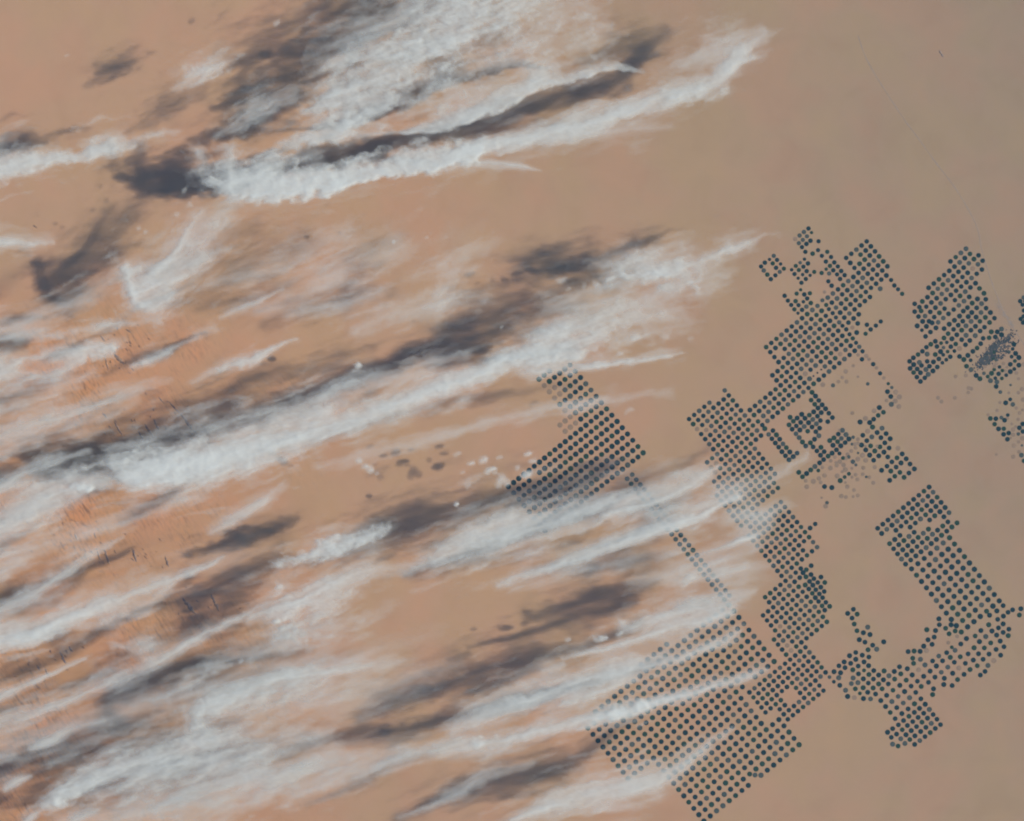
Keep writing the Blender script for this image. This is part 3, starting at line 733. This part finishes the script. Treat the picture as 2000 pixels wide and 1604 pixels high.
build_cloud('cloud of round cotton puffs trailing into a feathered streak, left of the field blocks', [
    ([(1180, 545, 18, .4), (1240, 535, 30, .58), (1310, 528, 32, .62), (1370, 520, 26, .45), (1420, 492, 14, .4), (1480, 470, 8, .25), (1520, 460, 5, .1)], dict(tex='p', k=.8)),
    ([(1386, 505, 7, .45), (1420, 487, 9, .6), (1460, 475, 6, .35)], dict(k=.4)),
    ([(1300, 560, 24, .3), (1370, 555, 24, .35), (1420, 540, 14, .15)], dict(tex='p', k=1)),
    ([(1180, 520, 14, .35), (1260, 505, 14, .4), (1330, 490, 10, .25)], dict(tex='s', k=.8)),
], puffs=[(1165, 555, 7, .6), (1190, 545, 11, .6), (1215, 533, 13, .6), (1240, 540, 10, .5), (1272, 535, 19, .75), (1290, 530, 18, .65), (1140, 560, 7, .5), (1110, 565, 6, .4),
          (1325, 515, 12, .5), (1100, 545, 9, .35), (1360, 560, 12, .5)], group=GB, z=6.8, scale=.68)
# --- the great middle band
build_cloud('longest white cloud band, thick rounded head to thin tip by the lone field block', [
    ([(238, 922, 22, .75), (268, 926, 34, .88), (315, 922, 40, .90), (380, 908, 42, .88), (470, 882, 40, .84), (560, 855, 34, .8), (650, 824, 29, .72), (740, 798, 26, .70),
      (830, 764, 23, .78), (920, 734, 20, .82), (1000, 704, 19, .80), (1070, 688, 18, .74), (1130, 688, 15, .58)], dict(eu=.95, ed=.6, tex='s', k=.5, Ls=80, Lt=13, wid=1.3)),
    ([(215, 905, 18, .5), (300, 910, 30, .6), (400, 895, 30, .5)], dict(tex='p', k=.9)),
    ([(440, 845, 28, .28), (580, 808, 30, .30), (690, 758, 26, .30), (800, 718, 22, .20), (900, 692, 16, .14)], dict(k=1.1)),
    ([(560, 880, 14, .3), (680, 840, 14, .35), (800, 800, 12, .4), (900, 770, 9, .3)], dict(k=.8)),
    ([(1040, 680, 22, .45), (1100, 662, 26, .55), (1180, 645, 32, .45), (1250, 628, 36, .35), (1330, 620, 30, .15)], dict(tex='p', k=.8)),
    ([(1050, 650, 28, .36), (1140, 618, 42, .36), (1230, 595, 40, .26), (1320, 580, 26, .12)], dict(F_, k=1)),
    ([(1020, 730, 9, .3), (1060, 724, 13, .5), (1100, 718, 12, .48), (1130, 713, 8, .5), (1170, 714, 8, .6), (1220, 708, 6, .6), (1280, 702, 5, .55), (1330, 690, 4, .3)], dict(tex='p', k=.6)),
], puffs=[(1240, 660, 9, .35), (1210, 690, 8, .4), (1300, 660, 9, .25), (1350, 660, 9, .22)], group=GB)
build_cloud('faint pinkish streak below the tip of the longest band', [
    ([(620, 915, 10, .15), (720, 890, 14, .24), (830, 858, 14, .26), (940, 830, 12, .24), (1060, 800, 12, .28), (1120, 795, 14, .32), (1200, 778, 12, .2), (1310, 768, 8, .14)], dict(k=.9))], puffs=[(1230, 800, 8, .2)], group=GS)
build_cloud('white cloud bank at the edge with small bright knots, below the great band head', [
    ([(-100, 1060, 36, .6), (0, 1030, 36, .62), (50, 1000, 34, .66), (110, 972, 26, .62), (170, 948, 20, .55), (225, 935, 12, .35)], dict(k=.55, Ls=80, Lt=12)),
    ([(60, 960, 16, .35), (130, 935, 14, .4), (175, 910, 8, .3)], dict(tex='p', k=.9))], puffs=[(160, 950, 9, .75), (175, 955, 7, .7), (140, 950, 5, .5), (165, 912, 8, .45)], group=GB)
build_cloud('narrow white streak at the edge above a black diagonal shadow', [
    ([(-80, 985, 14, .5), (0, 948, 14, .55), (50, 920, 13, .5), (110, 897, 11, .4), (170, 880, 8, .25)], dict(k=.7))], group=GS)
build_cloud('two-lobed white cloud at the edge ending over dark rock ridges', [
    ([(-80, 745, 24, .55), (0, 715, 22, .6), (50, 698, 16, .45), (110, 700, 14, .45), (160, 690, 16, .7), (200, 680, 15, .68), (228, 676, 7, .4)], dict(tex='p', k=.6)),
    ([(-40, 745, 12, .4), (60, 738, 11, .45), (120, 725, 10, .4), (160, 708, 8, .3)], dict(k=.7)),
    ([(20, 660, 14, .2), (80, 650, 14, .22)], dict(k=1))], group=GB)
build_cloud('pale broad smear of cloud at the edge over the orange dunes', [
    ([(-80, 880, 22, .35), (0, 850, 22, .42), (80, 825, 22, .42), (160, 800, 18, .42), (230, 775, 13, .38), (300, 752, 10, .25), (340, 740, 6, .1)], dict(k=.8)),
    ([(-40, 815, 16, .3), (30, 795, 14, .25), (110, 770, 10, .15)], dict(k=1))], group=GS)
build_cloud('hair-thin pale streak just above the rock ridges', [
    ([(80, 660, 6, .2), (140, 650, 7, .32), (200, 638, 9, .42), (240, 632, 9, .42), (270, 632, 5, .2), (310, 622, 6, .28)], dict(tex='p', k=.8))], group=GS)
build_cloud('short bright dash of cloud between rock ridges and band', [
    ([(262, 716, 9, .4), (290, 705, 12, .55), (320, 690, 10, .45), (350, 675, 6, .25), (385, 655, 8, .25), (415, 640, 9, .25)], dict(tex='p', k=.7))], group=GS)
build_cloud('very thin long streak rising to a needle point', [
    ([(430, 622, 5, .2), (470, 602, 6, .38), (505, 588, 6, .45), (530, 575, 4, .4), (552, 565, 3, .2)], dict(k=.6))], group=GS)
build_cloud('bright chain of cloud knots ending in thin hook, above the wide brown shadow', [
    ([(425, 722, 6, .3), (460, 712, 9, .6), (490, 704, 10, .66), (520, 688, 8, .6), (545, 673, 5, .4), (575, 662, 4, .35)], dict(tex='p', k=.7)),
    ([(380, 745, 10, .15), (440, 720, 10, .2)], dict(k=1))], group=GS)
build_cloud('faint streak ending in small tuft below the great band', [
    ([(415, 1038, 12, .3), (460, 1012, 11, .4), (500, 990, 8, .45), (530, 965, 7, .35), (550, 950, 9, .25)], dict(k=.8))], group=GS)
# --- lower left, crowded streaks
build_cloud('grey-white streak at the edge just below the orange dune patch', [
    ([(-80, 1225, 16, .45), (0, 1190, 15, .5), (60, 1163, 14, .55), (100, 1140, 11, .45), (140, 1112, 10, .5), (190, 1080, 8, .4), (240, 1054, 5, .25)], dict(k=.7)),
    ([(-60, 1140, 10, .3), (0, 1118, 9, .3), (50, 1100, 6, .2)], dict(k=.8))], group=GS)
build_cloud('thick bright streak at the edge, brightest of the crowded lower streaks', [
    ([(-100, 1280, 26, .75), (0, 1247, 26, .8), (70, 1233, 22, .85), (120, 1215, 20, .84), (180, 1192, 16, .76), (260, 1160, 14, .6), (340, 1132, 9, .55), (395, 1108, 7, .5), (435, 1088, 4, .3)], dict(k=.5, Ls=90, Lt=10)),
    ([(200, 1210, 14, .3), (280, 1185, 14, .3), (330, 1150, 10, .2)], dict(k=.9))], group=GB)
build_cloud('narrow white sliver below the brightest lower streak', [
    ([(-60, 1385, 9, .4), (0, 1360, 9, .5), (60, 1335, 9, .5), (110, 1315, 7, .45), (165, 1287, 4, .3)], dict(k=.7))], group=GS)
build_cloud('long tapering streak crossing the purple-brown shadow', [
    ([(-80, 1440, 18, .45), (0, 1412, 17, .5), (100, 1382, 15, .48), (170, 1350, 15, .48), (260, 1313, 16, .48), (340, 1270, 13, .48), (400, 1238, 11, .48), (450, 1215, 7, .45), (490, 1195, 4, .3)], dict(k=.75, Ls=120, Lt=8)),
    ([(230, 1260, 16, .3), (290, 1262, 18, .3)], dict(tex='p', k=.9))], group=GB)
build_cloud('small blunt white streak among the lower shadows', [([(62, 1460, 9, .45), (95, 1447, 12, .6), (140, 1425, 9, .4), (200, 1405, 8, .25)], dict(k=.6))], group=GS)
build_cloud('faint short streak at the edge beside the small blunt one', [([(-40, 1490, 10, .3), (30, 1475, 9, .3)], dict(k=.8))], group=GS)
build_cloud('bright cloud band with ragged skirt and long smooth tail above the lower sand', [
    ([(392, 1385, 16, .66), (430, 1372, 20, .8), (480, 1350, 18, .8), (550, 1328, 17, .8), (610, 1314, 17, .72), (680, 1305, 18, .55), (740, 1300, 16, .3), (790, 1292, 10, .12)], dict(k=.5, Ls=80)),
    ([(385, 1395, 18, .5), (390, 1420, 20, .5), (405, 1445, 18, .4)], dict(k=.8, Ls=50)),
    ([(430, 1400, 20, .35), (520, 1375, 24, .38), (620, 1350, 24, .3), (720, 1330, 18, .15)], dict(k=.8)),
    ([(360, 1325, 8, .25), (410, 1310, 8, .3), (450, 1298, 6, .2)], dict(k=.9)), ([(300, 1370, 9, .35), (360, 1345, 9, .35), (400, 1320, 7, .3)], dict(k=.9))], group=GB)
build_cloud('wide woolly cloud with bright blunt foot at the bottom', [
    ([(98, 1572, 16, .66), (130, 1550, 20, .78), (180, 1522, 24, .7), (250, 1494, 26, .66), (330, 1470, 26, .6), (400, 1450, 24, .55), (460, 1425, 18, .35)], dict(tex='s', k=.6, Ls=60, Lt=12)),
    ([(250, 1530, 34, .42), (360, 1505, 42, .48), (480, 1475, 42, .48), (570, 1450, 34, .34), (640, 1430, 22, .2)], dict(k=.75, Ls=90, Lt=13)),
    ([(300, 1575, 18, .45), (380, 1552, 26, .52), (480, 1528, 30, .54), (580, 1510, 30, .5), (660, 1500, 20, .25)], dict(k=.6, Ls=90, Lt=13))],
    puffs=[(120, 1565, 14, .6), (150, 1555, 12, .5)], group=GB)
build_cloud('small white fleck cut by the bottom edge near the corner', [([(40, 1612, 8, .4), (62, 1596, 7, .5), (80, 1585, 5, .3)], dict(k=.5))], group=GS)
build_cloud('small white fleck below the blunt foot of the woolly cloud', [([(140, 1605, 10, .5), (165, 1590, 9, .45), (190, 1580, 6, .3)], dict(k=.6))], group=GS)
build_cloud('small white fleck on dark shadow near the lower corner', [([(10, 1540, 6, .4), (35, 1525, 7, .5), (60, 1515, 4, .3)], dict(k=.6))], group=GS)
build_cloud('speckled patch of bright cloud grains in a pale veil', [
    ([(495, 1205, 14, .5), (570, 1182, 28, .64), (650, 1150, 30, .6), (710, 1120, 22, .42), (780, 1098, 12, .18)], dict(k=.8)),
    ([(535, 1245, 20, .3), (590, 1225, 26, .35), (640, 1190, 22, .25)], dict(tex='p', k=1))],
    puffs=[(540, 1212, 7, .6), (556, 1208, 7, .6), (565, 1222, 6, .6), (552, 1228, 6, .5), (578, 1232, 6, .6), (590, 1242, 7, .6), (575, 1248, 6, .5), (598, 1252, 6, .5), (562, 1242, 5, .5), (548, 1145, 10, .5), (470, 1292, 5, .5)], group=GB)
build_cloud('crisp white streak with scalloped upper edge over a thin black shadow', [
    ([(540, 1104, 9, .4), (605, 1084, 15, .68), (650, 1070, 17, .7), (700, 1052, 15, .66), (755, 1032, 9, .4)], dict(tex='p', k=1.0, ed=.6))], group=GS)
build_cloud('faint veil along the bottom edge under the woolly cloud', [
    ([(120, 1605, 24, .2), (240, 1592, 34, .3), (380, 1580, 36, .3), (520, 1560, 24, .16)], dict(halo=.25, k=1.1, Ls=160, Lt=12))], z=7.5, group=GS)
build_cloud('pale veil below the speckled cloud grains', [
    ([(400, 1300, 20, .15), (520, 1265, 32, .28), (640, 1230, 30, .24), (760, 1190, 20, .12)], dict(halo=.2, k=1.1, Ls=150, Lt=12))], z=7.5, group=GS)
build_cloud('very thin wide film of cloud whitening the sand between the crowded lower streaks', [
    ([(-120, 1240, 60, .12), (120, 1180, 60, .10), (360, 1120, 50, .10), (560, 1060, 34, .06)], dict(halo=0, tex='f', k=.8, wob=.5)),
    ([(-120, 1480, 70, .22), (150, 1420, 70, .22), (420, 1350, 64, .2), (700, 1280, 50, .14), (860, 1240, 30, .06)], dict(halo=0, tex='f', k=.8, wob=.5)),
    ([(200, 1600, 50, .2), (420, 1550, 56, .22), (640, 1490, 46, .16), (820, 1440, 26, .06)], dict(halo=0, tex='f', k=.8, wob=.5))], z=7.8, thr=.03)
V1 = dict(halo=.3, k=1.2, Ls=220, Lt=13, wob=.6)
build_cloud('milky veil streak at the edge just over the orange dune patch', [([(-100, 1130, 30, .35), (40, 1080, 30, .32), (180, 1040, 26, .25), (320, 990, 20, .15), (400, 960, 12, .08)], V1)], z=7.5, group=GS)
build_cloud('milky veil streak at the edge above the black diagonal shadow', [([(-100, 900, 30, .3), (40, 860, 30, .28), (160, 830, 24, .2), (260, 790, 16, .12)], V1)], z=7.5, group=GS)
build_cloud('milky veil between the comet cloud and the two-lobed cloud', [([(-80, 660, 24, .3), (40, 640, 26, .28), (150, 590, 30, .2), (230, 540, 24, .12)], V1)], z=7.5, group=GS)
build_cloud('milky veil streak just below the two-lobed cloud', [([(-80, 770, 20, .3), (60, 760, 20, .28), (180, 730, 14, .18)], V1)], z=7.5, group=GS)
V2 = dict(halo=.25, k=1.0, Ls=160, Lt=13, wob=.6)
build_cloud('wide pale veil under the smooth tail of the ragged-skirted band', [([(560, 1400, 30, .15), (680, 1370, 40, .25), (800, 1330, 34, .18), (900, 1300, 22, .1)], V2)], z=7.5, group=GS)
build_cloud('pale veil running into the tail of the knotted streak', [([(560, 1560, 20, .2), (680, 1520, 26, .28), (800, 1480, 22, .25), (900, 1450, 14, .12)], V2)], z=7.5, group=GS)
build_cloud('barely visible veil over the twin shadows below the knife-edged streak', [([(1000, 1150, 12, .1), (1120, 1120, 20, .2), (1250, 1090, 20, .2), (1350, 1060, 12, .1)], V2)], z=7.5, group=GS)
build_cloud('soft veil across the lower end of the two-wide field strip', [([(1230, 1140, 16, .15), (1320, 1115, 26, .3), (1420, 1085, 22, .25), (1480, 1065, 12, .12)], V2)], z=7.5, group=GS)
# --- lower middle
build_cloud('broad grey feathered cloud sweeping up beside the lone field block', [
    ([(790, 1118, 12, .3), (850, 1095, 20, .55), (920, 1068, 30, .6), (1000, 1040, 36, .66), (1080, 1018, 34, .58), (1160, 995, 32, .6), (1240, 975, 28, .5), (1310, 955, 20, .4), (1380, 925, 10, .25)], dict(k=.6, Ls=100, Lt=12)),
    ([(850, 1085, 14, .35), (900, 1055, 16, .45), (950, 1030, 16, .42), (1000, 1008, 10, .25)], dict(k=.9)),
    ([(1180, 1008, 8, .4), (1270, 985, 9, .55), (1340, 952, 8, .5), (1400, 915, 6, .3)], dict(k=.5))], group=GB)
build_cloud('bright knife-edged streak crossing the two-wide field strip', [
    ([(975, 1140, 7, .35), (1040, 1118, 10, .6), (1110, 1096, 13, .68), (1190, 1068, 14, .66), (1250, 1045, 15, .68), (1320, 1025, 14, .74), (1370, 1006, 11, .72), (1408, 985, 7, .5), (1440, 970, 8, .4)], dict(k=.5, Ls=90, Lt=8)),
    ([(1240, 1010, 14, .35), (1310, 1000, 16, .45), (1370, 985, 14, .4)], dict(k=.8)),
    ([(1400, 960, 22, .32), (1430, 960, 24, .42), (1465, 950, 22, .25), (1500, 935, 14, .2), (1540, 912, 9, .25), (1576, 888, 6, .2)], dict(k=.6)),
    ([(1430, 1010, 20, .35), (1475, 1015, 24, .42), (1510, 1000, 18, .28), (1540, 985, 12, .15)], dict(k=.6))], group=GB)
build_cloud('short bright comma of cloud touching the spine of fields', [
    ([(1345, 1090, 5, .35), (1385, 1075, 6, .5), (1420, 1063, 7, .6), (1448, 1053, 8, .7), (1470, 1048, 10, .35)], dict(k=.4)),
    ([(1450, 1050, 20, .25), (1480, 1040, 18, .22)], F_)], group=GS)
build_cloud('pale shapeless veil between field strip and field spine', [
    ([(1320, 1140, 16, .2), (1390, 1125, 26, .32), (1450, 1115, 22, .28), (1500, 1105, 12, .12)], dict(F_, k=1)),
    ([(1330, 1185, 14, .3), (1390, 1172, 18, .38), (1440, 1165, 14, .3), (1470, 1158, 8, .25)], dict(k=.7)),
    ([(1330, 1148, 8, .3), (1350, 1132, 8, .3)], dict(tex='p', k=.7))], thr=.03)
build_cloud('white streak with two small curls at its foot, skimming the corner of the southern block', [
    ([(1095, 1290, 4, .3), (1150, 1275, 6, .5), (1210, 1258, 8, .6), (1270, 1240, 10, .58), (1330, 1222, 13, .58), (1390, 1208, 14, .6), (1430, 1198, 10, .4)], dict(k=.5)),
    ([(1215, 1225, 14, .35), (1290, 1205, 22, .5), (1360, 1190, 22, .5), (1420, 1182, 16, .4)], dict(k=.8))],
    puffs=[(1166, 1250, 10, .6), (1178, 1246, 8, .55), (1210, 1236, 7, .5), (1215, 1215, 7, .35), (1110, 1250, 6, .3)], group=GB)
build_cloud('broad soft cloud over the upper half of the southern field block', [
    ([(880, 1420, 16, .4), (950, 1392, 26, .58), (1040, 1362, 30, .62), (1130, 1335, 30, .62), (1220, 1310, 26, .6), (1300, 1288, 18, .5), (1380, 1265, 14, .5), (1440, 1245, 10, .35)], dict(k=.55)),
    ([(1060, 1310, 5, .25), (1100, 1297, 5, .3)], dict(k=.6)), ([(1100, 1375, 14, .35), (1180, 1350, 14, .35), (1240, 1330, 10, .25)], dict(k=.8))], group=GB)
build_cloud('brightest lower streak with swollen knots across the southern field block', [
    ([(840, 1475, 8, .25), (900, 1460, 14, .5), (960, 1450, 15, .62), (1030, 1432, 13, .64), (1110, 1412, 13, .7), (1180, 1398, 15, .78), (1250, 1378, 14, .78), (1320, 1358, 11, .72), (1380, 1342, 9, .66), (1440, 1328, 8, .5), (1500, 1312, 6, .3)], dict(k=.45, Ls=80)),
    ([(690, 1510, 12, .2), (760, 1488, 16, .3), (830, 1465, 16, .35), (900, 1440, 12, .3)], dict(k=.8))],
    puffs=[(1205, 1390, 15, .7), (1252, 1375, 13, .65), (935, 1450, 10, .5)], group=GB)
build_cloud('soft white cloud over the lower corner of the southern field block', [
    ([(960, 1625, 16, .35), (1030, 1595, 18, .4), (1100, 1570, 28, .58), (1180, 1548, 32, .64), (1250, 1530, 30, .62), (1300, 1515, 22, .5), (1340, 1490, 16, .5), (1385, 1455, 12, .42), (1430, 1420, 7, .25)], dict(k=.5)),
    ([(1000, 1600, 5, .4), (1060, 1580, 6, .5), (1110, 1570, 4, .3)], dict(k=.5))], group=GB)
build_cloud('dim veil along the bottom above a long dark shadow', [([(780, 1602, 8, .15), (840, 1572, 11, .3), (900, 1543, 13, .35), (960, 1515, 12, .28), (1040, 1495, 9, .15)], dict(k=.8))], group=GS)
build_cloud('pale end of the woolly cloud, set apart on open sand', [([(590, 1500, 20, .3), (650, 1485, 22, .35), (720, 1470, 14, .2)], dict(k=.6))], group=GS)
# --- loose puffs whose shadows speckle the open sand
loose = [('lone white puff touching the corner of the lone field block', [(981, 935, 11, .45), (975, 947, 7, .35), (990, 943, 7, .35)]),
    ('tiny bright cloud dot above the great band', [(700, 712, 6, .6)]),
    ('pin-point cloud dot on the open sand under the upper band', [(769, 472, 3.5, .45)]),
    ('faint cloud dot beside the pin-point dot on open sand', [(835, 466, 5, .32), (842, 458, 3, .25)]),
    ('small bright cloud dot below the speckled shadow cluster', [(893, 985, 4.5, .6)]),
    ('tiny cloud dot inside the wide brown shadow', [(980, 639, 4, .4)]),
    ('pair of grainy cloud scraps above the speckled shadows', [(700, 902, 8, .35), (712, 912, 7, .35), (726, 919, 8, .35), (738, 926, 6, .3)]),
    ('faint scrap at the top over bare sand', [(131, 107, 6, .2)]),
    ('faint round scrap near the top above the dark wisp', [(542, 45, 7, .25)]),
    ('thin scrap casting the small dark tuft near the upper edge', [(690, 108, 12, .4), (700, 100, 8, .35)])]
east = [(945, 900, 9, .48), (959, 917, 10, .56), (923, 905, 9, .45), (978, 893, 7, .25), (968, 925, 6, .25), (1030, 885, 8, .45), (1042, 902, 8, .42), (1030, 925, 9, .48), (1012, 915, 6, .25), (892, 887, 8, .24), (905, 925, 6, .24), (915, 948, 7, .24)]
for n_, q in enumerate(sorted(east, key=lambda q: q[1])):
    loose.append(('faint cloud scrap east of the speckled shadows, %s from the top' % ORD(n_ + 1), [q]))
comet = [(270, 445, 5, .25), (285, 452, 5, .22), (360, 372, 5, .16), (372, 402, 6, .16), (345, 420, 5, .22)]
for n_, q in enumerate(sorted(comet, key=lambda q: q[1])):
    loose.append(('faint speck of cloud above the comet cloud, %s from the top' % ORD(n_ + 1), [q]))
for lab, q in loose:
    build_cloud(lab, [], puffs=q, group=GP, z=6.6)
print('CLOUD TRIS', build_cloud.tris)

# ---------------------------------------------------------------- the air between the ground and the camera
HB, HT, HZ = 1950.0, H + 4.0, -1.0
hv = [(x, y, z) for z in (HZ, HT) for y in (-HB, HB) for x in (-HB, HB)]
hf = [(0, 2, 3, 1), (4, 5, 7, 6), (0, 1, 5, 4), (2, 6, 7, 3), (0, 4, 6, 2), (1, 3, 7, 5)]
hm, hnt, hout = mat('thin_air')
pv = N(hnt, 'ShaderNodeVolumePrincipled')
pv.inputs['Color'].default_value = (0.42, 0.62, 1.0, 1)
pv.inputs['Density'].default_value = 0.072 / H
pv.inputs['Anisotropy'].default_value = 0.0
hnt.links.new(pv.outputs[0], hout.inputs['Volume'])
hz = mesh_obj('haze', hv, hf, hm)
tag(hz, 'thin bluish air over the whole desert', None, None, 'stuff')
